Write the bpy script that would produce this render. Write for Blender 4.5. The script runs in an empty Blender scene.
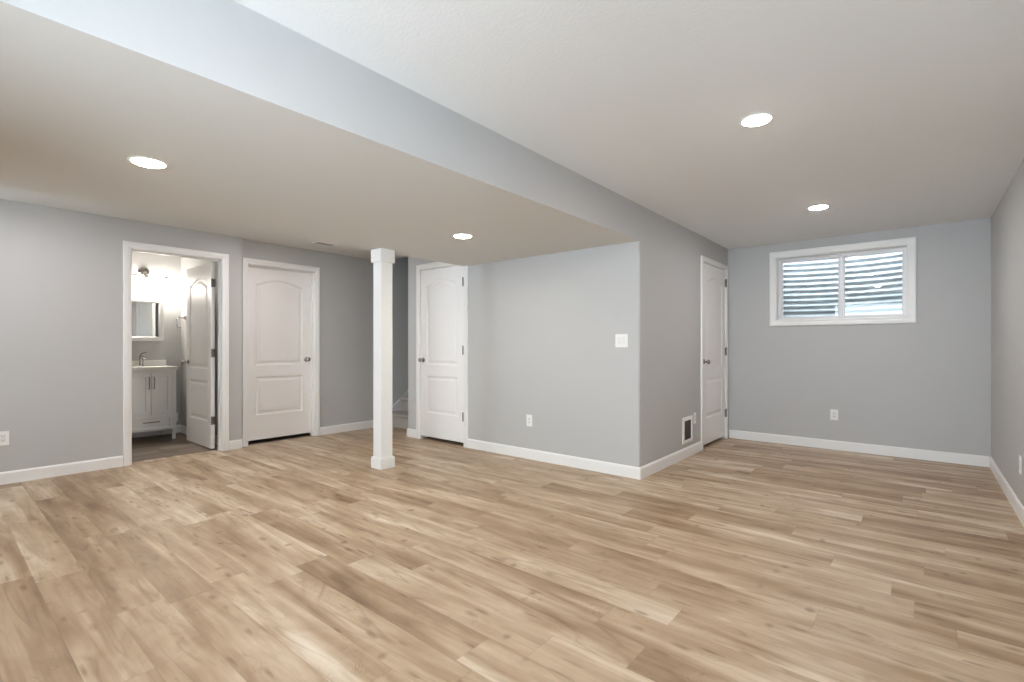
import bpy, bmesh, math, random
from mathutils import Vector, Matrix
random.seed(4)
SC = bpy.context.scene
COL = SC.collection
PI = math.pi

# ------------------------------------------------------------------ camera, world, exposure
FPX, CX, CY, CAM_H = 491.6, 512.0, 346.0, 1.17
YAW = 0.6932
cam_data = bpy.data.cameras.new('camera')
cam = bpy.data.objects.new('camera', cam_data); COL.objects.link(cam)
cam.location = (0, 0, CAM_H)
cam.rotation_euler = (PI / 2, 0, YAW)
cam_data.sensor_width = 36.0
cam_data.lens = 36.0 * FPX / 1024.0
cam_data.shift_y = (CY - 341.0) / 1024.0
cam_data.clip_start = 0.02
SC.camera = cam

SKY = 21.0
world = bpy.data.worlds.new('world'); SC.world = world
world.use_nodes = True
bg = world.node_tree.nodes['Background']
bg.inputs[0].default_value = (0.80, 0.89, 1.0, 1)
# winter sky: dim overhead, bright along the horizon and off the snow-covered ground
_N, _L = world.node_tree.nodes, world.node_tree.links
_tc = _N.new('ShaderNodeTexCoord'); _sp = _N.new('ShaderNodeSeparateXYZ'); _r = _N.new('ShaderNodeValToRGB'); _m = _N.new('ShaderNodeMath')
_mr = _N.new('ShaderNodeMapRange')
_L.new(_tc.outputs['Generated'], _sp.inputs[0]); _L.new(_sp.outputs[2], _mr.inputs[0])
_mr.inputs[1].default_value = -1; _mr.inputs[2].default_value = 1
_L.new(_mr.outputs[0], _r.inputs[0])
for _e, _p, _v in zip((_r.color_ramp.elements[0], _r.color_ramp.elements[1], _r.color_ramp.elements.new(0.62), _r.color_ramp.elements.new(0.80)),
                      (0.30, 0.50, 0.64, 0.80), (1.0, 0.85, 0.55, 0.075)):
    _e.position = _p; _e.color = (_v, _v, _v, 1)
_m.operation = 'MULTIPLY'; _m.inputs[1].default_value = SKY
_L.new(_r.outputs[0], _m.inputs[0]); _L.new(_m.outputs[0], bg.inputs[1])

SC.view_settings.view_transform = 'Standard'
SC.view_settings.look = 'None'
SC.view_settings.gamma = 1.0
SC.view_settings.use_curve_mapping = False
SC.view_settings.exposure = 0.31
SC.cycles.use_denoising = True
SC.cycles.max_bounces = 12
SC.cycles.diffuse_bounces = 6
SC.cycles.glossy_bounces = 5
SC.cycles.transparent_max_bounces = 12
SC.cycles.caustics_reflective = False
SC.cycles.caustics_refractive = False

LIGHT_LOW = 165.0         # emission of the recessed lights in the low ceiling
LIGHT_CAN = 268.0          # emission of the recessed lights
LIGHT_STRIP = 245.0       # emission of the two added lights hidden above the left-hand strip of floor
LIGHT_BATH = 34.0         # emission of the vanity shades
# ------------------------------------------------------------------ materials
def mat(name, color, rough=0.5, metal=0.0, spec=0.5, bump=None, mottle=None):
    m = bpy.data.materials.new(name); m.use_nodes = True
    nt = m.node_tree; b = nt.nodes['Principled BSDF']
    b.inputs['Base Color'].default_value = (*color, 1)
    b.inputs['Roughness'].default_value = rough
    b.inputs['Metallic'].default_value = metal
    b.inputs['Specular IOR Level'].default_value = spec
    tc = nt.nodes.new('ShaderNodeTexCoord')
    if bump:
        sc, st, dist = bump
        n = nt.nodes.new('ShaderNodeTexNoise'); n.inputs['Scale'].default_value = sc
        n.inputs['Detail'].default_value = 3
        nt.links.new(tc.outputs['Object'], n.inputs['Vector'])
        bp = nt.nodes.new('ShaderNodeBump'); bp.inputs['Strength'].default_value = st
        bp.inputs['Distance'].default_value = dist
        nt.links.new(n.outputs['Fac'], bp.inputs['Height'])
        nt.links.new(bp.outputs['Normal'], b.inputs['Normal'])
    if mottle:
        sc, amt = mottle
        n = nt.nodes.new('ShaderNodeTexNoise'); n.inputs['Scale'].default_value = sc
        n.inputs['Detail'].default_value = 4
        nt.links.new(tc.outputs['Object'], n.inputs['Vector'])
        r = nt.nodes.new('ShaderNodeValToRGB')
        lo = [max(0, c * (1 - amt)) for c in color]; hi = [min(1, c * (1 + amt)) for c in color]
        r.color_ramp.elements[0].color = (*lo, 1); r.color_ramp.elements[1].color = (*hi, 1)
        r.color_ramp.elements[0].position = 0.3; r.color_ramp.elements[1].position = 0.7
        nt.links.new(n.outputs['Fac'], r.inputs['Fac'])
        nt.links.new(r.outputs['Color'], b.inputs['Base Color'])
    return m

def emit(name, color, strength):
    m = bpy.data.materials.new(name); m.use_nodes = True
    nt = m.node_tree; nt.nodes.clear()
    o = nt.nodes.new('ShaderNodeOutputMaterial'); e = nt.nodes.new('ShaderNodeEmission')
    e.inputs[0].default_value = (*color, 1); e.inputs[1].default_value = strength
    nt.links.new(e.outputs[0], o.inputs[0])
    return m

def glass_mat(name, ior=1.9):
    m = bpy.data.materials.new(name); m.use_nodes = True
    nt = m.node_tree; nt.nodes.clear()
    o = nt.nodes.new('ShaderNodeOutputMaterial')
    t = nt.nodes.new('ShaderNodeBsdfTransparent'); t.inputs[0].default_value = (0.93, 0.96, 0.96, 1)
    g = nt.nodes.new('ShaderNodeBsdfGlossy'); g.inputs['Roughness'].default_value = 0.015
    fr = nt.nodes.new('ShaderNodeFresnel'); fr.inputs[0].default_value = ior
    mx = nt.nodes.new('ShaderNodeMixShader')
    nt.links.new(fr.outputs[0], mx.inputs[0]); nt.links.new(t.outputs[0], mx.inputs[1])
    nt.links.new(g.outputs[0], mx.inputs[2]); nt.links.new(mx.outputs[0], o.inputs[0])
    return m

def plank_mat(name, width, length, along, tones, rough, seed=0.0, streak=1.0):
    """vinyl planks: `along` is the axis (0 = X, 1 = Y) the boards run in"""
    m = bpy.data.materials.new(name); m.use_nodes = True
    nt = m.node_tree; L = nt.links; N = nt.nodes
    b = N['Principled BSDF']
    def math_(op, a, c=None, d=None):
        n = N.new('ShaderNodeMath'); n.operation = op
        for i, v in enumerate((a, c, d)):
            if v is None: continue
            if isinstance(v, (int, float)): n.inputs[i].default_value = v
            else: L.new(v, n.inputs[i])
        return n.outputs[0]
    tc = N.new('ShaderNodeTexCoord'); sp = N.new('ShaderNodeSeparateXYZ')
    L.new(tc.outputs['Object'], sp.inputs[0])
    u, v = (sp.outputs[0], sp.outputs[1]) if along == 0 else (sp.outputs[1], sp.outputs[0])
    vr = math_('DIVIDE', v, width); row = math_('FLOOR', vr); vf = math_('FRACT', vr)
    wn = N.new('ShaderNodeTexWhiteNoise'); wn.noise_dimensions = '1D'
    L.new(math_('ADD', row, 31.7 + seed), wn.inputs['W'])
    ur = math_('ADD', math_('DIVIDE', u, length), math_('MULTIPLY', wn.outputs['Value'], 7.0))
    col = math_('FLOOR', ur); uf = math_('FRACT', ur)
    idv = N.new('ShaderNodeCombineXYZ'); L.new(row, idv.inputs[0]); L.new(col, idv.inputs[1]); idv.inputs[2].default_value = seed
    wid = N.new('ShaderNodeTexWhiteNoise'); wid.noise_dimensions = '3D'; L.new(idv.outputs[0], wid.inputs['Vector'])
    pid = wid.outputs['Value']
    shift = math_('MULTIPLY', pid, 57.0)
    def coords(su, sv):
        c = N.new('ShaderNodeCombineXYZ')
        L.new(math_('MULTIPLY', math_('ADD', u, shift), su), c.inputs[0])
        L.new(math_('MULTIPLY', v, sv), c.inputs[1]); L.new(shift, c.inputs[2])
        return c.outputs[0]
    def noise(vec, detail, dist=0.0, rgh=0.55):
        n = N.new('ShaderNodeTexNoise'); n.inputs['Scale'].default_value = 1.0
        n.inputs['Detail'].default_value = detail; n.inputs['Distortion'].default_value = dist
        n.inputs['Roughness'].default_value = rgh
        L.new(vec, n.inputs['Vector']); return n.outputs['Fac']
    broad = noise(coords(0.75, 7.0), 3, 0.9)        # wide brown streaks along the board
    med = noise(coords(2.2, 24.0), 3, 0.7)          # narrower streaks
    fine = noise(coords(4.0, 110.0), 4, 0.3)        # fine grain
    blot = noise(coords(2.6, 5.0), 3, 0.8)          # blotches
    def term(x, k): return math_('MULTIPLY', math_('SUBTRACT', x, 0.5), k)
    f = math_('ADD', 0.5, math_('ADD', term(pid, 0.30), math_('ADD', term(broad, 1.32 * streak), math_('ADD', term(med, 0.32 * streak), math_('ADD', term(fine, 0.16), term(blot, 0.55))))))
    r = N.new('ShaderNodeValToRGB'); cr = r.color_ramp
    pos = (0.04, 0.36, 0.64, 0.96)
    while len(cr.elements) < 4: cr.elements.new(0.5)
    for e, p, t in zip(cr.elements, pos, tones):
        e.position = p; e.color = (*t, 1)
    L.new(f, r.inputs['Fac'])
    # knots and short dark checks
    vo = N.new('ShaderNodeTexVoronoi'); vo.inputs['Scale'].default_value = 1.0
    L.new(coords(2.3, 6.5), vo.inputs['Vector'])
    wob = noise(coords(9.0, 24.0), 2)
    kd = math_('ADD', vo.outputs['Distance'], math_('MULTIPLY', wob, 0.22))
    knot = N.new('ShaderNodeMapRange'); L.new(kd, knot.inputs[0])
    knot.inputs[1].default_value = 0.13; knot.inputs[2].default_value = 0.25
    knot.inputs[3].default_value = 0.5; knot.inputs[4].default_value = 0.0
    crk = noise(coords(7.5, 12.0), 3, 1.8)
    ck = N.new('ShaderNodeMapRange'); L.new(math_('ABSOLUTE', math_('SUBTRACT', crk, 0.5)), ck.inputs[0])
    ck.inputs[1].default_value = 0.0; ck.inputs[2].default_value = 0.02
    ck.inputs[3].default_value = 0.35; ck.inputs[4].default_value = 0.0
    gate = N.new('ShaderNodeMapRange'); L.new(noise(coords(3.1, 8.0), 2), gate.inputs[0])
    gate.inputs[1].default_value = 0.56; gate.inputs[2].default_value = 0.64
    cath = math_('ABSOLUTE', math_('SUBTRACT', math_('FRACT', math_('MULTIPLY', noise(coords(0.65, 5.0), 2, 0.7), 7.0)), 0.5))
    cl = N.new('ShaderNodeMapRange'); L.new(cath, cl.inputs[0])
    cl.inputs[1].default_value = 0.0; cl.inputs[2].default_value = 0.13
    cl.inputs[3].default_value = 0.34; cl.inputs[4].default_value = 0.0
    cg = N.new('ShaderNodeMapRange'); L.new(noise(coords(1.3, 6.0), 2), cg.inputs[0])
    cg.inputs[1].default_value = 0.46; cg.inputs[2].default_value = 0.62
    cathm = math_('MULTIPLY', cl.outputs[0], cg.outputs[0])
    checks = None
    for su, sv, th in ((7.0, 20.0, 0.90), (15.0, 11.0, 0.93), (5.0, 30.0, 0.88)):   # scattered short dark checks
        v2 = N.new('ShaderNodeTexVoronoi'); v2.inputs['Scale'].default_value = 1.0
        L.new(coords(su, sv), v2.inputs['Vector'])
        vs_ = N.new('ShaderNodeSeparateXYZ'); L.new(v2.outputs['Color'], vs_.inputs[0])
        on = math_('GREATER_THAN', vs_.outputs[0], th)
        d2 = N.new('ShaderNodeMapRange'); L.new(math_('ADD', v2.outputs['Distance'], math_('MULTIPLY', math_('SUBTRACT', wob, 0.5), 0.5)), d2.inputs[0])
        d2.inputs[1].default_value = 0.10; d2.inputs[2].default_value = 0.34
        d2.inputs[3].default_value = 0.5; d2.inputs[4].default_value = 0.0
        k2 = math_('MULTIPLY', on, d2.outputs[0])
        checks = k2 if checks is None else math_('MAXIMUM', checks, k2)
    cathm = math_('MAXIMUM', cathm, checks)
    marks = math_('MAXIMUM', cathm, math_('MAXIMUM', knot.outputs[0], math_('MULTIPLY', ck.outputs[0], gate.outputs[0])))
    mx = N.new('ShaderNodeMix'); mx.data_type = 'RGBA'
    L.new(marks, mx.inputs['Factor']); L.new(r.outputs['Color'], mx.inputs['A'])
    mx.inputs['B'].default_value = (tones[0][0] * 0.62, tones[0][1] * 0.5, tones[0][2] * 0.38, 1)
    # seams
    eu = math_('MULTIPLY', math_('MINIMUM', uf, math_('SUBTRACT', 1.0, uf)), length)
    ev = math_('MULTIPLY', math_('MINIMUM', vf, math_('SUBTRACT', 1.0, vf)), width)
    sm = N.new('ShaderNodeMapRange'); L.new(math_('MINIMUM', eu, ev), sm.inputs[0])
    sm.inputs[1].default_value = 0.0005; sm.inputs[2].default_value = 0.0022
    sm.inputs[3].default_value = 0.24; sm.inputs[4].default_value = 0.0
    m2 = N.new('ShaderNodeMix'); m2.data_type = 'RGBA'
    L.new(sm.outputs[0], m2.inputs['Factor']); L.new(mx.outputs['Result'], m2.inputs['A'])
    m2.inputs['B'].default_value = (tones[0][0] * 0.5, tones[0][1] * 0.5, tones[0][2] * 0.5, 1)
    L.new(m2.outputs['Result'], b.inputs['Base Color'])
    b.inputs['Roughness'].default_value = rough
    b.inputs['Specular IOR Level'].default_value = 0.4
    bp = N.new('ShaderNodeBump'); bp.inputs['Strength'].default_value = 0.12; bp.inputs['Distance'].default_value = 0.002
    L.new(math_('SUBTRACT', fine, math_('MULTIPLY', sm.outputs[0], 2.0)), bp.inputs['Height'])
    L.new(bp.outputs['Normal'], b.inputs['Normal'])
    return m

M = {}
M['wall'] = mat('grey_wall_paint', (0.49, 0.49, 0.487), 0.55, spec=0.35, bump=(260, 0.06, 0.002))
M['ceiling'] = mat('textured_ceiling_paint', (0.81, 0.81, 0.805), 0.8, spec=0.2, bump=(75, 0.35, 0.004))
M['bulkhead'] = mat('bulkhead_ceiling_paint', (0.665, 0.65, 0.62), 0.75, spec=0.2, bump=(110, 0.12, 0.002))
M['trim'] = mat('white_trim_paint', (0.81, 0.81, 0.80), 0.35)
M['door'] = mat('white_door_paint', (0.85, 0.845, 0.835), 0.38)
M['vanity'] = mat('white_vanity_lacquer', (0.78, 0.78, 0.78), 0.3)
M['stone'] = mat('white_cultured_stone', (0.82, 0.81, 0.78), 0.2)
M['nickel'] = mat('brushed_nickel', (0.42, 0.40, 0.38), 0.25, metal=1.0)
M['chrome'] = mat('polished_chrome', (0.70, 0.70, 0.70), 0.12, metal=1.0)
M['plastic'] = mat('white_plastic', (0.82, 0.82, 0.80), 0.35)
M['insert'] = mat('grey_white_plastic', (0.76, 0.76, 0.75), 0.35)
M['slot'] = mat('dark_slot', (0.03, 0.03, 0.03), 0.6)
M['skirt'] = mat('pale_grey_skirt', (0.58, 0.57, 0.56), 0.45)  # one even grey, between the wall and trim tones
M['hinge'] = mat('aged_nickel_hinge', (0.22, 0.21, 0.20), 0.4, metal=0.9)
M['slat'] = mat('shaded_vent_slat', (0.40, 0.38, 0.35), 0.5)
M['grille'] = mat('dark_grille_metal', (0.10, 0.095, 0.09), 0.5, metal=0.3)
M['vinyl'] = mat('white_window_vinyl', (0.82, 0.83, 0.84), 0.35)
M['carpet'] = mat('grey_stair_carpet', (0.40, 0.365, 0.33), 0.95, spec=0.1, bump=(900, 0.6, 0.004), mottle=(160, 0.22))
M['galv'] = mat('galvanised_steel', (0.46, 0.475, 0.485), 0.5, metal=0.15, mottle=(9, 0.12))
M['gravel'] = mat('grey_gravel', (0.13, 0.125, 0.12), 0.9, bump=(60, 1.0, 0.02), mottle=(45, 0.5))
M['mirror'] = mat('mirror_silver', (0.86, 0.88, 0.88), 0.02, metal=1.0)
M['glass'] = glass_mat('window_glass', 1.45)
M['can'] = emit('recessed_light_glow', (1.0, 0.93, 0.90), LIGHT_CAN)
M['can_low'] = emit('recessed_light_warm_glow', (1.0, 0.92, 0.76), LIGHT_LOW)
M['bulb'] = emit('bulb_glow', (1.0, 0.93, 0.83), LIGHT_BATH * 8)
M['can_added'] = emit('added_strip_light_glow', (1.0, 0.94, 0.93), LIGHT_STRIP)
M['shade'] = emit('frosted_shade_glow', (1.0, 0.93, 0.83), LIGHT_BATH)
M['concrete'] = mat('foundation_concrete', (0.42, 0.41, 0.40), 0.9)
M['floor'] = plank_mat('oak_vinyl_planks', 0.182, 1.22, 0,
    ((0.19, 0.115, 0.064), (0.345, 0.236, 0.144), (0.485, 0.368, 0.252), (0.70, 0.61, 0.49)), 0.40)
M['bathfloor'] = plank_mat('brown_vinyl_planks', 0.15, 0.9, 1,
    ((0.085, 0.062, 0.045), (0.15, 0.115, 0.085), (0.22, 0.175, 0.135), (0.30, 0.25, 0.20)), 0.4, seed=5.0)

# ------------------------------------------------------------------ mesh helpers
def box(bm, x0, x1, y0, y1, z0, z1, bev=0.0, seg=2, mi=0):
    vs = [bm.verts.new((x, y, z)) for x in (x0, x1) for y in (y0, y1) for z in (z0, z1)]
    q = [(0, 1, 3, 2), (4, 6, 7, 5), (0, 4, 5, 1), (2, 3, 7, 6), (0, 2, 6, 4), (1, 5, 7, 3)]
    fs = [bm.faces.new([vs[i] for i in f]) for f in q]
    for f in fs: f.material_index = mi
    if bev > 0:
        es = list({e for f in fs for e in f.edges})
        bmesh.ops.bevel(bm, geom=es, offset=bev, segments=seg, affect='EDGES', profile=0.5)
    return fs

def prism(bm, pts, z0, z1):
    a = [bm.verts.new((x, y, z0)) for x, y in pts]; c = [bm.verts.new((x, y, z1)) for x, y in pts]
    n = len(pts)
    bm.faces.new(a[::-1]); bm.faces.new(c)
    for i in range(n): bm.faces.new((a[i], a[(i + 1) % n], c[(i + 1) % n], c[i]))

def tube(bm, pts, r, n=12, closed=False):
    pts = [Vector(p) for p in pts]; rings = []
    N = len(pts)
    for i, p in enumerate(pts):
        if closed: t = (pts[(i + 1) % N] - pts[i - 1])
        else: t = pts[min(i + 1, N - 1)] - pts[max(i - 1, 0)]
        t.normalize()
        up = Vector((0, 0, 1)) if abs(t.z) < 0.9 else Vector((1, 0, 0))
        a = t.cross(up).normalized(); c = t.cross(a).normalized()
        rr = r[i] if isinstance(r, (list, tuple)) else r
        rings.append([bm.verts.new(p + (a * math.cos(2 * PI * k / n) + c * math.sin(2 * PI * k / n)) * rr) for k in range(n)])
    m = N if closed else N - 1
    for i in range(m):
        A, B = rings[i], rings[(i + 1) % N]
        for k in range(n): bm.faces.new((A[k], A[(k + 1) % n], B[(k + 1) % n], B[k]))
    if not closed:
        bm.faces.new(rings[0][::-1]); bm.faces.new(rings[-1])

def lathe(bm, prof, n=24, origin=(0, 0, 0), axis=(0, 0, 1)):
    """profile of (radius, height) about the axis"""
    ax = Vector(axis).normalized(); o = Vector(origin)
    up = Vector((0, 0, 1)) if abs(ax.z) < 0.9 else Vector((1, 0, 0))
    a = ax.cross(up).normalized(); c = ax.cross(a).normalized()
    rings = []
    for r, h in prof:
        if r < 1e-6: rings.append([bm.verts.new(o + ax * h)])
        else: rings.append([bm.verts.new(o + ax * h + (a * math.cos(2 * PI * k / n) + c * math.sin(2 * PI * k / n)) * r) for k in range(n)])
    for A, B in zip(rings, rings[1:]):
        for k in range(n):
            k2 = (k + 1) % n
            vs = [A[k % len(A)], A[k2 % len(A)], B[k2 % len(B)], B[k % len(B)]]
            vs = list(dict.fromkeys(vs))
            if len(vs) >= 3: bm.faces.new(vs)

def obj(name, bm, mats, parent=None, smooth=False):
    bmesh.ops.recalc_face_normals(bm, faces=bm.faces[:])
    me = bpy.data.meshes.new(name); bm.to_mesh(me); bm.free()
    for m in (mats if isinstance(mats, (list, tuple)) else [mats]): me.materials.append(m)
    if smooth:
        for p in me.polygons: p.use_smooth = True
        try: me.set_sharp_from_angle(angle=math.radians(40))
        except Exception: pass
    o = bpy.data.objects.new(name, me); COL.objects.link(o)
    if parent is not None:
        o.parent = parent
        o.matrix_parent_inverse = Matrix.Translation(parent.location).inverted()
    return o

def struct(name, bm, mats, parent=None, smooth=False):
    o = obj(name, bm, mats, parent, smooth); o['kind'] = 'structure'; return o

def tag(o, label, cat, group=None):
    o['label'] = label; o['category'] = cat
    if group: o['group'] = group
    return o

def thing(name, label, cat, loc=(0, 0, 0), group=None):
    o = bpy.data.objects.new(name, None); COL.objects.link(o); o.location = loc
    o.empty_display_size = 0.05
    return tag(o, label, cat, group)

def B(): return bmesh.new()

# wall frames: P(u, t, z): u along the wall, t out into the room
def frame_x(X): return lambda u, t, z: (X + t, u, z)         # wall facing +X
def frame_xn(X): return lambda u, t, z: (X - t, u, z)        # wall facing -X
def frame_y(Y): return lambda u, t, z: (u, Y - t, z)         # wall facing -Y
def frame_yp(Y): return lambda u, t, z: (u, Y + t, z)        # wall facing +Y

def pbox(bm, P, u0, u1, t0, t1, z0, z1, bev=0.0, seg=2, mi=0):
    a = P(u0, t0, z0); c = P(u1, t1, z1)
    return box(bm, min(a[0], c[0]), max(a[0], c[0]), min(a[1], c[1]), max(a[1], c[1]), min(a[2], c[2]), max(a[2], c[2]), bev, seg, mi)

def bridge_rows(bm, rows, close_rows=False, caps=True):
    vs = [[bm.verts.new(p) for p in r] for r in rows]
    n = len(vs[0]); m = len(vs)
    for i in range(m if close_rows else m - 1):
        A, C = vs[i], vs[(i + 1) % m]
        for k in range(n): bm.faces.new((A[k], A[(k + 1) % n], C[(k + 1) % n], C[k]))
    if caps and not close_rows:
        bm.faces.new(vs[0][::-1]); bm.faces.new(vs[-1])

CASING = [(0.004, 0.0), (0.004, 0.008), (0.010, 0.013), (0.026, 0.014), (0.034, 0.018), (0.060, 0.019), (0.068, 0.016), (0.070, 0.0)]
def casing_u(bm, P, u0, u1, zt, prof=CASING):
    rows = []
    for st in range(4):
        r = []
        for d, t in prof:
            u = u0 - d if st < 2 else u1 + d
            z = 0.0 if st in (0, 3) else zt + d
            r.append(P(u, t, z))
        rows.append(r)
    bridge_rows(bm, rows)

def jamb(bm, P, u0, u1, zt, t0, t1, th=0.02):
    pbox(bm, P, u0 - th, u0, t0, t1, 0, zt + th)
    pbox(bm, P, u1, u1 + th, t0, t1, 0, zt + th)
    pbox(bm, P, u0, u1, t0, t1, zt, zt + th)

BASE = [(0.0, 0.0), (0.014, 0.0), (0.014, 0.088), (0.010, 0.098), (0.006, 0.103), (0.0, 0.104)]
def baseboard(name, runs):
    """runs: list of (P, u0, u1) straight lengths, one mesh"""
    bm = B()
    for P, u0, u1 in runs:
        bridge_rows(bm, [[P(u0, t, z) for t, z in BASE], [P(u1, t, z) for t, z in BASE]])
    return struct(name, bm, M['trim'])

# ------------------------------------------------------------------ key dimensions
ZC, ZL = 2.41, 2.095                 # ceiling, underside of the bulkhead
XL, XL2, XB, XR = -5.974, -6.055, -1.896, 0.526
YW3, YWIN, YBACK = 4.0365, 6.6, -1.8
XE = -4.0765                         # left edge of the bulkhead
WT = 0.12

# ------------------------------------------------------------------ floor and ceiling
bm = B(); box(bm, -6.10, 0.80, -2.3, 6.9, -0.12, 0.0)
struct('floor', bm, M['floor'])
bm = B(); box(bm, -7.9, -6.10, -2.3, 6.9, -0.12, 0.0)
struct('floor_bathroom', bm, M['bathfloor'])
bm = B()
box(bm, -4.5, 0.8, -2.3, 4.33, ZC, ZC + 0.15)
box(bm, -5.1, 0.8, 4.33, 6.9, ZC, ZC + 0.15)
box(bm, -7.9, XL2 - 0.12, 4.33, 6.9, ZC, ZC + 0.15)
struct('ceiling', bm, M['ceiling'])
bm = B(); box(bm, -7.9, -4.5, -2.3, 4.33, ZC, ZC + 0.15); struct('ceiling_left', bm, M['bulkhead'])  # same high ceiling, duller tone stands in for shade over the left strip
bm = B()                             # dropped bulkhead: underside is ceiling, the face to the right is painted as the wall
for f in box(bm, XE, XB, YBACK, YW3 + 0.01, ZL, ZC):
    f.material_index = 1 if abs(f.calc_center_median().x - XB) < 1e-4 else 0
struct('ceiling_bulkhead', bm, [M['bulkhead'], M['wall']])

# ------------------------------------------------------------------ walls
def wall_run(bm, P, u0, u1, z0, z1, holes, th):
    """wall slab from u0 to u1 with rectangular openings (a, b, lo, hi)"""
    u = u0
    for a, b_, lo, hi in sorted(holes):
        if a > u: pbox(bm, P, u, a, -th, 0, z0, z1)
        if lo > z0: pbox(bm, P, a, b_, -th, 0, z0, lo)
        if hi < z1: pbox(bm, P, a, b_, -th, 0, hi, z1)
        u = b_
    if u < u1: pbox(bm, P, u, u1, -th, 0, z0, z1)

ZH = 2.128                           # door opening head
D1 = (1.331, 2.143); D2 = (2.455, 3.272); D3 = (-4.852, -4.081); D4 = (5.655, 6.498)
W1 = (-1.341, -0.098, 1.476, 2.234)   # window rough opening
BACK_GLASS = [(-1.78, -0.12, 0.05, 2.28), (-5.40, -4.85, 0.05, 2.28)]   # glazed openings behind the camera; the narrow one added to light the left
RIGHT_GLASS = [(0.15, 0.49, 0.05, 2.15)]     # narrow opening added in the right wall, out of frame, for side light
PL, PL2, P3, PV, PW, PR, PBK = frame_x(XL), frame_x(XL2), frame_y(YW3), frame_x(XB), frame_y(YWIN), frame_xn(XR), frame_yp(YBACK)

g = 0.02
bm = B(); wall_run(bm, PL, YBACK, 2.349, 0, ZC, [(D1[0] - g, D1[1] + g, 0, ZH + g)], WT)
struct('wall_left', bm, M['wall'])
bm = B(); wall_run(bm, PL2, 2.349, 4.33, 0, ZC, [(D2[0] - g, D2[1] + g, 0, ZH + g)], WT)
pbox(bm, PL2, 4.33, 8.0, -WT, 0, 0, 5.2)
struct('wall_stair_left', bm, M['wall'])
bm = B()                             # the wall facing the camera, with the rounded outside corner
wall_run(bm, P3, -5.1, -2.1, 0, ZC, [(D3[0] - g, D3[1] + g, 0, 2.126 + g)], WT)
R = 0.018
pts = [(-2.1, YW3)] + [(XB - R + R * math.sin(a), YW3 + R - R * math.cos(a)) for a in [i * PI / 16 for i in range(9)]]
pts += [(XB, 4.33), (XB - WT, 4.33), (XB - WT, YW3 + WT), (-2.1, YW3 + WT)]
prism(bm, pts, 0, ZC)
struct('wall_center', bm, M['wall'])
bm = B(); wall_run(bm, PV, 4.33, YWIN, 0, ZC, [(D4[0] - g, D4[1] + g, 0, 2.126 + g)], WT)
struct('wall_closet', bm, M['wall'])
bm = B(); wall_run(bm, PW, -5.1, 0.8, 0, ZC, [W1], 0.22)
struct('wall_window', bm, M['wall'])
bm = B(); wall_run(bm, PR, YBACK - 0.2, YWIN + 0.2, 0, ZC, RIGHT_GLASS, 0.2)
struct('wall_right', bm, M['wall'])
bm = B(); wall_run(bm, PBK, -7.8, XR, 0, ZC, BACK_GLASS, 0.2)
struct('wall_behind', bm, M['wall'])
# bathroom and the unlit rooms behind the closed doors
bm = B(); box(bm, -7.84, -7.72, YBACK, 6.6, 0, ZC)
struct('wall_bathroom_back', bm, M['wall'])
bm = B(); box(bm, -7.72, XL2 - WT, 2.26, 2.349, 0, ZC); box(bm, XL2 - WT, XL - WT, 2.26, 2.349, 0, ZC)
struct('wall_bathroom_right', bm, M['wall'])
bm = B(); box(bm, -7.72, XL - WT, 0.0, 0.1, 0, ZC)
struct('wall_bathroom_left', bm, M['wall'])
bm = B(); box(bm, -5.1, -4.98, YW3 + WT, 8.0, 0, 5.2)
struct('wall_stair_right', bm, M['wall'])
bm = B(); box(bm, -7.72, XL2 - WT, 6.4, 6.5, 0, ZC)
struct('wall_storage_end', bm, M['wall'])
bm = B(); box(bm, XL2, -5.1, 7.9, 8.0, 0, 5.2)
struct('wall_stair_end', bm, M['wall'])
bm = B()
rows = []
for x in (XL2 - 0.1, -5.0): rows.append([(x, 4.33, ZC), (x, 8.0, 5.05), (x, 8.0, 5.2), (x, 4.22, ZC + 0.15)])
bridge_rows(bm, rows); struct('ceiling_stair', bm, M['ceiling'])

# ------------------------------------------------------------------ baseboards
c = 0.071
baseboard('baseboard_left', [(PL, YBACK, D1[0] - c), (PL, D1[1] + c, 2.349)])
baseboard('baseboard_stair', [(PL2, 2.349, D2[0] - c), (PL2, D2[1] + c, 4.36)])
bm = B()                             # centre wall run turns both outside corners
def base_ring(pt):  # pt(t) -> (x, y)
    return [(*pt(t), z) for t, z in BASE]
bridge_rows(bm, [base_ring(lambda t: (-5.1 - t, YW3 + 0.11)), base_ring(lambda t: (-5.1 - t, YW3 - t)), base_ring(lambda t: (D3[0] - c, YW3 - t))])
bridge_rows(bm, [base_ring(lambda t: (D3[1] + c, YW3 - t)), base_ring(lambda t: (XB + t, YW3 - t)), base_ring(lambda t: (XB + t, D4[0] - c))])
struct('baseboard_center', bm, M['trim'])
baseboard('baseboard_window', [(PW, XB + 0.02, XR - 0.014)])
baseboard('baseboard_right', [(PR, 0.49, YWIN)])
baseboard('baseboard_bathroom', [(frame_x(-7.72), 0.1, 2.262), (frame_y(2.262), -7.72, -6.2)])

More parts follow.
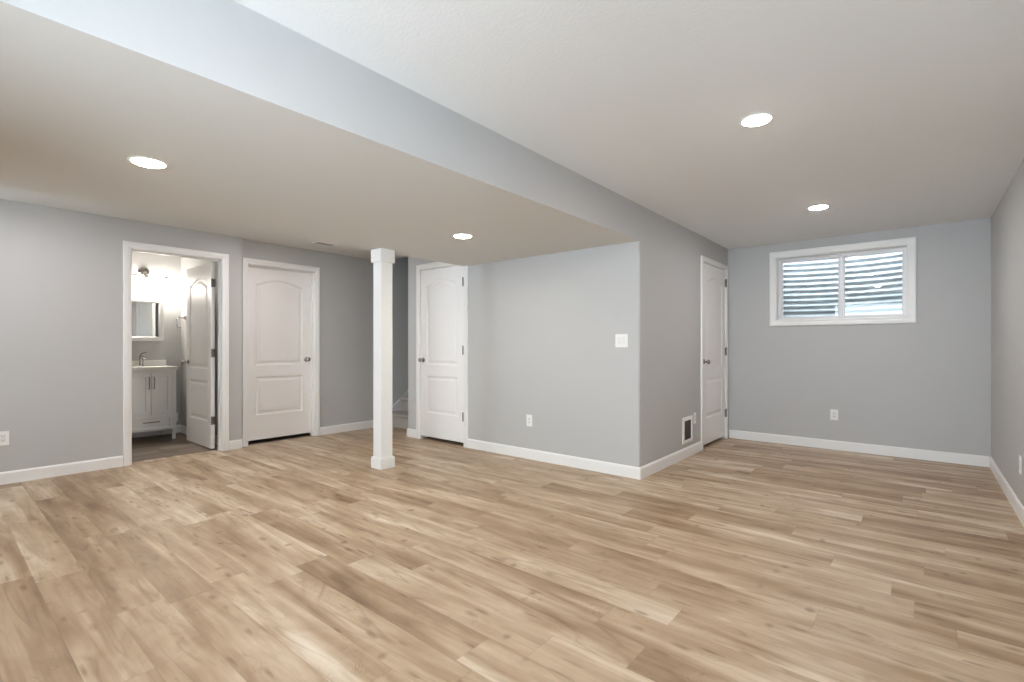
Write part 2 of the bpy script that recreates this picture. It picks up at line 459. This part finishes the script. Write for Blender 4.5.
# ------------------------------------------------------------------ door casings and jambs
bm = B(); casing_u(bm, PL, *D1, ZH); jamb(bm, PL, *D1, ZH, -WT, 0.002)
pbox(bm, PL, D1[0], D1[0] + 0.011, -WT + 0.0, -0.05, 0, ZH); pbox(bm, PL, D1[1] - 0.011, D1[1], -0.085, -0.05, 0, ZH); pbox(bm, PL, *D1, -0.085, -0.05, ZH - 0.011, ZH)
struct('trim_bathroom_door', bm, M['trim'])
bm = B(); casing_u(bm, PL2, *D2, ZH); jamb(bm, PL2, *D2, ZH, -WT, 0.002)
pbox(bm, PL2, D2[0], D2[0] + 0.011, -0.075, -0.04, 0, ZH); pbox(bm, PL2, D2[1] - 0.011, D2[1], -0.075, -0.04, 0, ZH); pbox(bm, PL2, *D2, -0.075, -0.04, ZH - 0.011, ZH)
struct('trim_storage_door', bm, M['trim'])
Z3 = 2.126
bm = B()                             # this casing dies into the bulkhead on the right
rows = [[P3(D3[0] - d, t, 0) for d, t in CASING], [P3(D3[0] - d, t, Z3 + d) for d, t in CASING], [P3(XE - 0.002, t, Z3 + d) for d, t in CASING]]
bridge_rows(bm, rows)
bridge_rows(bm, [[P3(D3[1] + d, t, 0) for d, t in CASING], [P3(D3[1] + d, t, ZL - 0.001) for d, t in CASING]])
pbox(bm, P3, D3[0] - g, D3[0], -WT, 0.002, 0, Z3); pbox(bm, P3, D3[1], D3[1] + g, -WT, 0.002, 0, ZL - 0.001); pbox(bm, P3, D3[0], XE - 0.002, -WT, 0.002, Z3, Z3 + g)
struct('trim_center_door', bm, M['trim'])
bm = B(); casing_u(bm, PV, *D4, Z3, [(d * 0.86, t) for d, t in CASING]); jamb(bm, PV, *D4, Z3, -WT, 0.002)
struct('trim_closet_door', bm, M['trim'])

# ------------------------------------------------------------------ doors: two moulded panels, the upper one with an arched top
def door_bm(w, h, th):
    """slab in local axes: u 0..w, t 0 (front) .. -th (back), z 0..h"""
    bm = B()
    sl, sr = 0.112 * w / 0.8, w - 0.112 * w / 0.8
    lo = (0.295, 0.755); up = (0.895, 1.875); rise = 0.066; ny = 20
    def ztop(s): return up[1] + rise * (0.5 - 0.5 * math.cos(2 * PI * s)) ** 0.66
    def outline(kind, d, t):
        a, c_ = sl + d, sr - d
        pts = []
        if kind == 'lo':
            z0, z1 = lo[0] + d, lo[1] - d
            top = [(a + (c_ - a) * i / ny, z1) for i in range(ny + 1)]
        else:
            z0 = up[0] + d
            top = [(a + (c_ - a) * i / ny, ztop(i / ny) - d) for i in range(ny + 1)]
        bot = [(c_ - (c_ - a) * i / ny, z0) for i in range(ny + 1)]
        return [(u, t, z) for u, z in top + bot]
    for side in (0, 1):
        s = (lambda t: t) if side == 0 else (lambda t: -th - t)
        V = lambda u, t, z: bm.verts.new((u, s(t), z))
        def quad(a, b_, z0, z1): bm.faces.new([V(a, 0, z0), V(b_, 0, z0), V(b_, 0, z1), V(a, 0, z1)])
        quad(0, sl, 0, h); quad(sr, w, 0, h); quad(sl, sr, 0, lo[0]); quad(sl, sr, lo[1], up[0])
        for i in range(ny):
            a, b_ = sl + (sr - sl) * i / ny, sl + (sr - sl) * (i + 1) / ny
            bm.faces.new([V(a, 0, ztop(i / ny)), V(b_, 0, ztop((i + 1) / ny)), V(b_, 0, h), V(a, 0, h)])
        for kind in ('lo', 'up'):
            steps = [(0, 0), (0.006, -0.0045), (0.014, -0.0085), (0.022, -0.0095), (0.034, -0.0088), (0.050, -0.0045), (0.056, -0.0035)]
            rings = [[V(*p) for p in outline(kind, d, t)] for d, t in steps]
            for A, C in zip(rings, rings[1:]):
                n = len(A)
                for k in range(n): bm.faces.new((A[k], A[(k + 1) % n], C[(k + 1) % n], C[k]))
            last = rings[-1]
            for i in range(ny):
                bm.faces.new((last[i], last[i + 1], last[2 * ny + 1 - i - 1], last[2 * ny + 1 - i]))
    def side(p): bm.faces.new([bm.verts.new(q) for q in p])
    side([(0, 0, 0), (0, 0, h), (0, -th, h), (0, -th, 0)]); side([(w, 0, 0), (w, -th, 0), (w, -th, h), (w, 0, h)])
    side([(0, 0, 0), (0, -th, 0), (w, -th, 0), (w, 0, 0)]); side([(0, 0, h), (w, 0, h), (w, -th, h), (0, -th, h)])
    bmesh.ops.remove_doubles(bm, verts=bm.verts[:], dist=0.0002)
    return bm

def make_door(name, w, h, th, u2w, knob_u, knob_z=0.945, hinges=None, both=False, hinge_geo=None):
    """u2w maps local (u, t, z) to the world"""
    bm = door_bm(w, h, th)
    for v in bm.verts: v.co = u2w(*v.co)
    d = struct(name, bm, M['door'])
    def knob(t0, sgn):
        bm = B()
        ax = Vector(u2w(0, sgn, 0)) - Vector(u2w(0, 0, 0))
        lathe(bm, [(0, 0), (0.031, 0), (0.031, 0.004), (0.024, 0.009), (0.011, 0.012), (0.010, 0.030), (0.016, 0.036), (0.025, 0.044), (0.027, 0.054), (0.023, 0.064), (0.012, 0.069), (0, 0.070)],
              20, u2w(knob_u, t0, knob_z), ax)
        k = obj('door_knob', bm, M['nickel'], d, True); k['label'] = 'brushed nickel round knob'
    knob(0.0, 1)
    if both: knob(-th, -1)
    for hz in (hinges or []):
        bm = B(); hinge_geo(bm, hz)
        k = obj('hinge', bm, M['hinge'], d, True); k['label'] = 'brushed nickel hinge'
    return d

TH = 0.035
# door 1: bathroom door swung a quarter turn into the bathroom
wy = 2.09
def m1(u, t, z): return (XL - WT - 0.035 - u, wy - t, 0.015 + z)
def h1(bm, z):
    x = XL - WT - 0.035
    box(bm, x - 0.001, x + 0.0025, wy + 0.003, wy + 0.034, z - 0.045, z + 0.045)
    box(bm, x + 0.002, x + 0.036, wy + 0.029, wy + 0.0325, z - 0.045, z + 0.045)
    lathe(bm, [(0, -0.048), (0.0065, -0.048), (0.0065, 0.048), (0, 0.048)], 12, (x + 0.008, wy - 0.002 + 0.003, z))
make_door('door_1', D1[1] - D1[0] - 0.006, 2.095, TH, m1, 0.735, 0.96, (0.33, 1.09, 1.88), True, h1)
# door 2: closed, set back in its jamb
def m2(u, t, z): return (XL2 - 0.077 + t, D2[0] + 0.003 + u, 0.042 + z)
make_door('door_2', D2[1] - D2[0] - 0.006, 2.076, TH, m2, 0.745, 0.955)
# door 3: closed, opens toward the room, hinges on the right
def m3(u, t, z): return (D3[0] + 0.003 + u, YW3 + 0.004 - t, 0.044 + z)
def h3(bm, z):
    lathe(bm, [(0, -0.05), (0.008, -0.05), (0.008, 0.05), (0.004, 0.056), (0, 0.056)], 12, (D3[1] - 0.004, YW3 - 0.011, z))
    box(bm, D3[1] - 0.022, D3[1] + 0.002, YW3 - 0.002, YW3 + 0.001, z - 0.045, z + 0.045)
d3 = make_door('door_3', D3[1] - D3[0] - 0.006, 2.075, TH, m3, 0.045, 0.95, (0.345, 1.12, 1.915), False, h3)
for z in (0.405, 1.985):
    bm = B(); tube(bm, [(D3[1] - 0.004, YW3 - 0.012, z - 0.008), (D3[1] - 0.02, YW3 - 0.014, z), (D3[1] - 0.075, YW3 - 0.010, z)], 0.004, 8)
    lathe(bm, [(0, 0), (0.008, 0), (0.008, 0.01), (0, 0.01)], 10, (D3[1] - 0.075, YW3 - 0.018, z), (0, 1, 0))
    obj('door_stop', bm, M['plastic'], d3, True)['label'] = 'white hinge pin door stop'
# door 4: closet door beside the window wall
def m4(u, t, z): return (XB - 0.004 + t, D4[0] + 0.003 + u, 0.040 + z)
def h4(bm, z):
    lathe(bm, [(0, -0.05), (0.009, -0.05), (0.009, 0.05), (0.004, 0.056), (0, 0.056)], 12, (XB + 0.012, D4[1] - 0.002, z))
    box(bm, XB - 0.001, XB + 0.002, D4[1] - 0.02, D4[1] + 0.004, z - 0.045, z + 0.045)
make_door('door_4', D4[1] - D4[0] - 0.006, 2.079, TH, m4, 0.052, 0.95, (0.325, 1.10, 1.96), False, h4)

# ------------------------------------------------------------------ window with sliding sash, and the steel well outside
bm = B()
u0, u1, z0, z1 = W1
def ring_rows(prof, u0, u1, z0, z1, P):
    rows = []
    for st in range(4):
        r = []
        for d, t in prof:
            u = u0 - d if st in (0, 1) else u1 + d
            z = z0 - d if st in (0, 3) else z1 + d
            r.append(P(u, t, z))
        rows.append(r)
    return rows
WCAS = [(-0.004, -0.002), (-0.004, 0.012), (0.004, 0.017), (0.030, 0.018), (0.036, 0.021), (0.062, 0.022), (0.070, 0.018), (0.072, -0.002)]
bridge_rows(bm, ring_rows(WCAS, u0 + 0.003, u1 - 0.003, z0 + 0.003, z1 - 0.003, PW), close_rows=True)
win = struct('window_1', bm, M['trim'], smooth=False)
bm = B()                             # white jamb liner
bridge_rows(bm, ring_rows([(0.0, 0.0), (-0.012, 0.0), (-0.012, -0.16), (0.0, -0.16)], u0, u1, z0, z1, PW), close_rows=True)
obj('window_jamb', bm, M['trim'], win)
a0, a1, b0, b1 = u0 + 0.012, u1 - 0.012, z0 + 0.012, z1 - 0.012
bm = B()                             # vinyl main frame with a step
bridge_rows(bm, ring_rows([(0.0, -0.085), (-0.008, -0.085), (-0.008, -0.10), (-0.014, -0.10), (-0.014, -0.16), (0.0, -0.16)], a0, a1, b0, b1, PW), close_rows=True)
obj('window_frame', bm, M['vinyl'], win)
f0, f1, g0, g1 = a0 + 0.010, a1 - 0.010, b0 + 0.002, b1 - 0.012
xm = -0.692
def sash(name, ua, ub, t):
    bm = B(); s = 0.030
    bridge_rows(bm, ring_rows([(0.0, t), (-s + 0.006, t), (-s, t - 0.006), (-s, t - 0.025), (0.0, t - 0.025)], ua, ub, g0, g1, PW), close_rows=True)
    s_ = obj(name, bm, M['vinyl'], win)
    bm = B(); pbox(bm, PW, ua + s - 0.004, ub - s + 0.004, t - 0.016, t - 0.012, g0 + s - 0.004, g1 - s + 0.004)
    obj('pane', bm, M['glass'], s_)['label'] = 'clear glass pane'
    return s_
sash('sliding_sash', f0, xm - 0.004, -0.128)
sash('fixed_sash', xm + 0.004, f1, -0.102)
bm = B(); pbox(bm, PW, xm - 0.008, xm + 0.006, -0.102, -0.092, 1.80, 1.86, 0.002)
obj('sash_latch', bm, M['vinyl'], win)

bm = B()                             # half-round corrugated steel
cx_, rx, ry = -0.73, 0.86, 0.50
na, nz = 48, 150
zb, zt = 1.15, 2.36
grid = []
for j in range(nz + 1):
    z = zb + (zt - zb) * j / nz
    k = 0.012 * math.sin(2 * PI * z / 0.068)
    grid.append([bm.verts.new((cx_ - (rx + k) * math.cos(PI * i / na), YWIN + 0.22 + (ry + k) * math.sin(PI * i / na), z)) for i in range(na + 1)])
for j in range(nz):
    for i in range(na): bm.faces.new((grid[j][i], grid[j][i + 1], grid[j + 1][i + 1], grid[j + 1][i]))
well = obj('window_well', bm, M['galv'], None, True)
sm_ = well.modifiers.new('thickness', 'SOLIDIFY'); sm_.thickness = 0.004
tag(well, 'corrugated galvanised steel window well outside the small window', 'window well')
bm = B()
pts = [(cx_ - (rx - 0.02) * math.cos(PI * i / 24), YWIN + 0.225 + (ry - 0.02) * math.sin(PI * i / 24)) for i in range(25)]
prism(bm, pts, 1.10, 1.22)
o = struct('floor_window_well', bm, M['gravel'])
bm = B()                             # exterior foundation around and below the well
box(bm, -3.0, 1.6, YWIN + 0.221, YWIN + 0.24, 0.0, 1.10)
struct('wall_foundation', bm, M['concrete'])

# glazed openings out of view: daylight source, the two narrow ones added
def glazed_opening(name, P, W):
    u0, u1, z0, z1 = W
    bm = B()
    bridge_rows(bm, ring_rows([(0.0, 0.0), (-0.05, 0.0), (-0.05, -0.12), (0.0, -0.12)], u0, u1, z0, z1, P), close_rows=True)
    w2 = struct(name, bm, M['vinyl'])
    bm = B(); pbox(bm, P, u0 + 0.05, u1 - 0.05, -0.07, -0.064, z0 + 0.05, z1 - 0.05); obj('pane', bm, M['glass'], w2)
for i, W in enumerate(BACK_GLASS): glazed_opening('window_%d' % (i + 2), PBK, W)
for i, W in enumerate(RIGHT_GLASS): glazed_opening('window_%d' % (i + 2 + len(BACK_GLASS)), PR, W)

# ------------------------------------------------------------------ carpeted stair
st = thing('staircase', 'grey carpeted stairs rising behind the white column beside the far wall', 'stairs', (-5.585, 4.385, 0))
rise, run, ys = 0.198, 0.255, 4.385
for i in range(12):
    bm = B(); y = ys + run * i; z = rise * (i + 1)
    prof = [(y, 0 if i == 0 else z - rise - 0.02), (y, z - 0.045)]
    prof += [(y - 0.022 - 0.016 * math.sin(a) , z - 0.022 - 0.022 * math.cos(a)) for a in [k * PI / 6 for k in range(7)]]
    prof += [(y + run, z), (y + run, 0 if i == 0 else z - rise - 0.02)]
    bridge_rows(bm, [[(x, py, pz) for py, pz in prof] for x in (XL2 + 0.026, -5.126)])
    obj('step', bm, M['carpet'], st, True)
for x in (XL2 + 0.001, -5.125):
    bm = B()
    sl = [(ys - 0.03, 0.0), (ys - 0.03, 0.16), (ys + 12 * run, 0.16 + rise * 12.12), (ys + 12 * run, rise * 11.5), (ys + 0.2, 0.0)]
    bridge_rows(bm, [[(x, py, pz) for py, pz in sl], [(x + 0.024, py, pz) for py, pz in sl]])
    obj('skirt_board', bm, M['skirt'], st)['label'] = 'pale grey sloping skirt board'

# ------------------------------------------------------------------ column
cxx, cyy = -3.985, 2.85
col_ = thing('support_column', 'square white boxed column standing in the middle of the floor', 'column', (cxx, cyy, 0))
bm = B(); box(bm, cxx - 0.064, cxx + 0.064, cyy - 0.064, cyy + 0.064, 0.10, ZL - 0.11, 0.002); obj('shaft', bm, M['trim'], col_)
bm = B(); box(bm, cxx - 0.081, cxx + 0.081, cyy - 0.081, cyy + 0.081, 0.0, 0.103, 0.004); box(bm, cxx - 0.075, cxx + 0.075, cyy - 0.075, cyy + 0.075, 0.10, 0.110, 0.003); obj('plinth', bm, M['trim'], col_)
bm = B(); box(bm, cxx - 0.081, cxx + 0.081, cyy - 0.081, cyy + 0.081, ZL - 0.125, ZL - 0.0005, 0.003); obj('capital', bm, M['trim'], col_)

# ------------------------------------------------------------------ recessed lights
def can_light(x, y, z, label):
    t = thing('recessed_light', label, 'ceiling light', (x, y, z), 'recessed ceiling lights')
    bm = B(); lathe(bm, [(0.070, -0.001), (0.084, -0.001), (0.086, -0.003), (0.082, -0.006), (0.070, -0.006), (0.070, -0.001)], 40, (x, y, z)); obj('trim_ring', bm, M['plastic'], t, True)
    bm = B(); lathe(bm, [(0.071, -0.004), (0.066, -0.008), (0.045, -0.011), (0, -0.012)], 40, (x, y, z)); obj('lens', bm, M['can_low'] if z == ZL else M['can_added'] if x < XE else M['can'], t, True)
can_light(-2.985, 0.733, ZL, 'lit round recessed light in the low ceiling nearest the bathroom doorway, leftmost of four')
can_light(-2.955, 2.909, ZL, 'lit round recessed light in the low ceiling in front of the door beside the stairs')
can_light(-0.69, 2.927, ZC, 'lit round recessed light in the high ceiling, largest and topmost in view')
can_light(-0.70, 5.123, ZC, 'lit round recessed light in the high ceiling close to the small window')
can_light(-0.69, 0.73, ZC, 'lit round recessed light in the high ceiling, nearest the viewer')
can_light(-2.97, -1.10, ZL, 'lit round recessed light in the low ceiling, furthest from the white column')
can_light(-5.0, 0.50, ZC, 'added lit round recessed light hidden behind the bulkhead in front of the bathroom doorway')  # unseen pair added to brighten the left wall and doors
can_light(-5.0, 2.45, ZC, 'added lit round recessed light hidden behind the bulkhead in front of the closed left door')

# ------------------------------------------------------------------ ceiling register and wall register
vx, vy = -5.53, 3.12
t = thing('ceiling_register', 'small white slotted air register in the ceiling near the closed left door', 'vent', (vx, vy, ZC))
bm = B(); box(bm, vx - 0.07, vx + 0.07, vy - 0.14, vy + 0.14, ZC - 0.008, ZC - 0.0005, 0.002); obj('face_plate', bm, M['plastic'], t)
for k in range(5):
    bm = B(); box(bm, vx - 0.048 + k * 0.022, vx - 0.040 + k * 0.022, vy - 0.11, vy + 0.11, ZC - 0.012, ZC - 0.007, 0.001); obj('slat', bm, M['slat'], t)

y0, y1, z0, z1 = 5.035, 5.31, 0.148, 0.423
t = thing('wall_register', 'white framed dark return air grille low on the wall beside the closet door', 'vent', (XB, (y0 + y1) / 2, z0))
bm = B()
bridge_rows(bm, ring_rows([(0.0, 0.0), (0.0, 0.010), (-0.008, 0.014), (-0.034, 0.014), (-0.040, 0.004), (-0.040, 0.0)], y0, y1, z0, z1, PV), close_rows=True)
obj('frame', bm, M['plastic'], t)
bm = B(); pbox(bm, PV, y0 + 0.038, y1 - 0.038, 0.0005, 0.003, z0 + 0.038, z1 - 0.038); obj('grille_backing', bm, M['slot'], t)
for k in range(9):
    y = y0 + 0.052 + k * (y1 - y0 - 0.104) / 8
    bm = B(); pbox(bm, PV, y - 0.004, y + 0.004, 0.003, 0.010, z0 + 0.039, z1 - 0.039); obj('grille_bar', bm, M['grille'], t)

# ------------------------------------------------------------------ outlets and switch
def plate(name, P, u, z, label, cat, gang=1, rocker=False):
    w = 0.0375 if gang == 1 else 0.061; h = 0.06
    loc = P(u, 0, z - h)
    t = thing(name, label, cat, loc, 'wall outlets' if cat == 'outlet' else None)
    bm = B(); pbox(bm, P, u - w, u + w, 0.0003, 0.006, z - h, z + h, 0.0025); obj('cover_plate', bm, M['plastic'], t)
    for k in range(gang):
        uu = u + (k - (gang - 1) / 2) * 0.046
        bm = B()
        if rocker:
            rows = [[P(uu + sx, tt, zz) for tt, zz in ((0.005, z - 0.033), (0.011, z - 0.033), (0.0075, z), (0.006, z + 0.033), (0.005, z + 0.033))] for sx in (-0.0165, 0.0165)]
            bridge_rows(bm, rows); obj('rocker', bm, M['insert'], t)
        else:
            pbox(bm, P, uu - 0.0165, uu + 0.0165, 0.005, 0.0085, z - 0.033, z + 0.033, 0.001)
            ins = obj('receptacle', bm, M['insert'], t)
            bm = B()
            for zz in (z - 0.017, z + 0.017):
                pbox(bm, P, uu - 0.008, uu - 0.0055, 0.0082, 0.0088, zz - 0.002, zz + 0.006)
                pbox(bm, P, uu + 0.0055, uu + 0.008, 0.0082, 0.0088, zz - 0.002, zz + 0.006)
                pbox(bm, P, uu - 0.002, uu + 0.002, 0.0082, 0.0088, zz - 0.010, zz - 0.006)
            obj('slots', bm, M['slot'], ins)
plate('light_switch', P3, -2.069, 1.218, 'white double rocker switch plate on the grey wall near the outside corner', 'light switch', 2, True)
plate('wall_outlet', P3, -3.117, 0.398, 'white outlet low on the grey wall right of the door beside the stairs', 'outlet')
plate('wall_outlet', PW, -0.749, 0.393, 'white outlet on the wall under the small window', 'outlet')
plate('wall_outlet', PR, 4.785, 0.362, 'white outlet seen edge-on on the right-hand wall', 'outlet')
plate('wall_outlet', PL, 0.448, 0.389, 'white outlet low on the left wall at the photo edge', 'outlet')
plate('wall_outlet', PV, 5.40, 0.384, 'white plate just above and right of the dark wall grille', 'outlet')
plate('wall_outlet', frame_x(-7.72), 2.19, 0.21, 'white outlet low on the bathroom wall beside the vanity', 'outlet')

# ------------------------------------------------------------------ bathroom vanity
VX, VB, vy0, vy1 = -7.239, -7.718, 1.539, 2.069
vc = (vy0 + vy1) / 2
t = thing('bathroom_vanity', 'white two door bathroom vanity with a bottom drawer on legs', 'vanity', ((VX + VB) / 2, vc, 0))
bm = B()
box(bm, VB, VX - 0.02, vy0 + 0.004, vy1 - 0.004, 0.135, 0.866, 0.002)
for y in (vy0, vy1 - 0.04): box(bm, VX - 0.045, VX, y, y + 0.04, 0.13, 0.866, 0.002)
box(bm, VX - 0.022, VX - 0.002, vy0 + 0.04, vy1 - 0.04, 0.846, 0.866); box(bm, VX - 0.022, VX - 0.002, vy0 + 0.04, vy1 - 0.04, 0.304, 0.319)
box(bm, VX - 0.022, VX - 0.002, vy0 + 0.04, vy1 - 0.04, 0.128, 0.140)
obj('cabinet_body', bm, M['vanity'], t)
for x in (VX - 0.043, VB + 0.005):
    for y in (vy0, vy1 - 0.04):
        bm = B(); r0 = [(x, y, 0.135), (x + 0.042, y, 0.135), (x + 0.042, y + 0.04, 0.135), (x, y + 0.04, 0.135)]
        r1 = [(x + 0.005, y + 0.005, 0.0), (x + 0.037, y + 0.005, 0.0), (x + 0.037, y + 0.035, 0.0), (x + 0.005, y + 0.035, 0.0)]
        bridge_rows(bm, [r0, r1]); obj('leg', bm, M['vanity'], t)
def shaker(name, ya, yb, za, zb, rail):
    bm = B(); F = frame_x(VX)
    bridge_rows(bm, ring_rows([(0.0, -0.016), (0.0, 0.003), (-0.002, 0.004), (-rail, 0.004), (-rail - 0.003, -0.006), (-rail - 0.003, -0.016)], ya, yb, za, zb, F), close_rows=True)
    pbox(bm, F, ya + rail, yb - rail, -0.014, -0.0055, za + rail, zb - rail)
    return obj(name, bm, M['vanity'], t)
def pull(parent, pts):
    bm = B(); tube(bm, pts, 0.0055, 10); h = obj('handle', bm, M['nickel'], parent, True); h['label'] = 'brushed nickel bar handle'
xa, xb = VX + 0.002, VX + 0.036
d = shaker('cabinet_door', vy0 + 0.042, vc - 0.0015, 0.321, 0.844, 0.052)
pull(d, [(xa, vc - 0.026, 0.79), (xb - 0.008, vc - 0.026, 0.79), (xb, vc - 0.026, 0.782), (xb, vc - 0.026, 0.655), (xb - 0.008, vc - 0.026, 0.647), (xa, vc - 0.026, 0.647)])
d = shaker('cabinet_door', vc + 0.0015, vy1 - 0.042, 0.321, 0.844, 0.052)
pull(d, [(xa, vc + 0.026, 0.79), (xb - 0.008, vc + 0.026, 0.79), (xb, vc + 0.026, 0.782), (xb, vc + 0.026, 0.655), (xb - 0.008, vc + 0.026, 0.647), (xa, vc + 0.026, 0.647)])
d = shaker('drawer', vy0 + 0.042, vy1 - 0.042, 0.141, 0.303, 0.028)
pull(d, [(xa, vc - 0.08, 0.238), (xb - 0.008, vc - 0.08, 0.238), (xb, vc - 0.072, 0.238), (xb, vc + 0.072, 0.238), (xb - 0.008, vc + 0.08, 0.238), (xa, vc + 0.08, 0.238)])
bm = B()                             # counter with a sunken basin
y0, y1, xf = 1.522, 2.086, VX + 0.014
def ringpts(inset, z, n=40, rad=0.05):
    pts = []
    xa_, xb_, ya_, yb_ = VB + 0.105 + inset, xf - 0.05 - inset, y0 + 0.075 + inset, y1 - 0.075 - inset
    for cxs, cys, a0_ in ((xb_ - rad, yb_ - rad, 0), (xa_ + rad, yb_ - rad, PI / 2), (xa_ + rad, ya_ + rad, PI), (xb_ - rad, ya_ + rad, 3 * PI / 2)):
        for k in range(n // 4): 
            a = a0_ + (PI / 2) * k / (n // 4 - 1); pts.append((cxs + rad * math.cos(a), cys + rad * math.sin(a), z))
    return pts
zt_, zb_ = 0.911, 0.868
inner = [[bm.verts.new(p) for p in ringpts(i, z)] for i, z in ((0, zt_), (0.012, zt_ - 0.006), (0.03, zt_ - 0.035))]
for A, C in zip(inner, inner[1:]):
    for k in range(40): bm.faces.new((A[k], A[(k + 1) % 40], C[(k + 1) % 40], C[k]))
bm.faces.new(inner[-1])
cor = [bm.verts.new(p) for p in ((xf, y1, zt_), (VB, y1, zt_), (VB, y0, zt_), (xf, y0, zt_))]
for q in range(4):
    seg = inner[0][q * 10:(q + 1) * 10]
    for k in range(9): bm.faces.new((cor[q], seg[k], seg[k + 1]))
    bm.faces.new((cor[q], seg[9], inner[0][((q + 1) * 10) % 40], cor[(q + 1) % 4]))
low = [bm.verts.new((v.co.x, v.co.y, zb_)) for v in cor]
for q in range(4): bm.faces.new((cor[q], cor[(q + 1) % 4], low[(q + 1) % 4], low[q]))
bm.faces.new(low)
ct = obj('countertop', bm, M['stone'], t); ct['label'] = 'white countertop with sunken basin'
bm = B(); box(bm, VB, VB + 0.02, y0, y1, zt_, 0.985, 0.003); obj('backsplash', bm, M['stone'], t)

# faucet
fx, fz = -7.655, zt_ + 0.0005
t = thing('faucet', 'brushed nickel single lever faucet on the white vanity top', 'faucet', (fx, vc, fz))
bm = B(); lathe(bm, [(0, 0), (0.027, 0), (0.027, 0.006), (0.021, 0.010), (0.020, 0.115), (0.022, 0.12), (0.022, 0.135), (0.0, 0.137)], 20, (fx, vc, fz)); obj('body', bm, M['nickel'], t, True)
bm = B(); tube(bm, [(fx + 0.012, vc, fz + 0.10), (fx + 0.06, vc, fz + 0.118), (fx + 0.105, vc, fz + 0.115), (fx + 0.125, vc, fz + 0.098)], [0.013, 0.012, 0.011, 0.011], 12); obj('spout', bm, M['nickel'], t, True)
bm = B(); tube(bm, [(fx, vc, fz + 0.13), (fx - 0.004, vc, fz + 0.155), (fx - 0.012, vc + 0.0422, fz + 0.175), (fx + 0.02, vc + 0.055, fz + 0.182)], [0.013, 0.011, 0.007, 0.005], 10); obj('lever', bm, M['nickel'], t, True)

# mirror cabinet
my0, my1, mz0, mz1 = 1.577, 2.035, 1.236, 1.782
t = thing('mirror_cabinet', 'white framed mirror cabinet on the bathroom wall above the vanity', 'mirror', (-7.72, vc, mz0))
bm = B(); box(bm, -7.719, -7.635, my0 + 0.004, my1 - 0.004, mz0 + 0.004, mz1 - 0.004); obj('cabinet_box', bm, M['vanity'], t)
FM = frame_x(-7.635)
bm = B(); bridge_rows(bm, ring_rows([(0.0, 0.0005), (0.0, 0.016), (-0.004, 0.018), (-0.046, 0.018), (-0.054, 0.010), (-0.054, 0.0005)], my0, my1, mz0, mz1, FM), close_rows=True); obj('frame', bm, M['vanity'], t)
bm = B(); pbox(bm, FM, my0 + 0.05, my1 - 0.05, 0.001, 0.008, mz0 + 0.05, mz1 - 0.05); obj('mirror_glass', bm, M['mirror'], t)

# vanity light
lz = 2.07
t = thing('vanity_light', 'three shade nickel vanity light glowing above the bathroom mirror', 'wall light', (-7.72, vc + 0.042, lz))
bm = B(); lathe(bm, [(0, 0), (0.062, 0), (0.062, 0.012), (0.052, 0.022), (0.0, 0.024)], 28, (-7.719, vc + 0.042, lz + 0.06), (1, 0, 0)); obj('back_plate', bm, M['nickel'], t, True)
bm = B(); tube(bm, [(-7.70, vc + 0.042, lz + 0.05), (-7.63, vc + 0.042, lz + 0.045), (-7.605, vc + 0.042, lz + 0.005)], 0.009, 10); obj('arm', bm, M['nickel'], t, True)
bm = B(); tube(bm, [(-7.605, vc - 0.20, lz), (-7.605, vc + 0.275, lz)], 0.008, 10); obj('bar', bm, M['nickel'], t, True)
for k in (-1, 0, 1):
    y = vc + 0.042 + k * 0.215
    bm = B(); lathe(bm, [(0, 0.012), (0.012, 0.012), (0.024, 0.0), (0.026, -0.03), (0.0, -0.032)], 18, (-7.605, y, lz)); so = obj('socket', bm, M['nickel'], t, True)
    bm = B(); lathe(bm, [(0.0, -0.028), (0.030, -0.03), (0.052, -0.065), (0.060, -0.15), (0.060, -0.168), (0.056, -0.168), (0.052, -0.15), (0.045, -0.068), (0.0, -0.045)], 24, (-7.605, y, lz)); obj('glass_shade', bm, M['shade'], so, True)['label'] = 'glowing frosted glass shade'
    bm = B(); lathe(bm, [(0.0, -0.055), (0.014, -0.06), (0.030, -0.095), (0.030, -0.115), (0.020, -0.136), (0.0, -0.142)], 18, (-7.605, y, lz)); obj('bulb', bm, M['bulb'], so, True)

# towel ring on the right bathroom wall
tx, tz = -7.525, 1.543
t = thing('towel_ring', 'square nickel towel ring on the bathroom wall beside the open door', 'towel ring', (tx, 2.26, tz))
bm = B(); box(bm, tx - 0.024, tx + 0.024, 2.246, 2.2615, tz - 0.024, tz + 0.024, 0.003); box(bm, tx - 0.009, tx + 0.009, 2.205, 2.247, tz - 0.009, tz + 0.009, 0.002); obj('mount', bm, M['nickel'], t)
bm = B(); tube(bm, [(tx, 2.215, tz), (tx, 2.165, tz), (tx, 2.160, tz - 0.006), (tx, 2.160, tz - 0.125), (tx, 2.165, tz - 0.13), (tx, 2.205, tz - 0.13)], 0.008, 10); obj('ring', bm, M['nickel'], t, True)
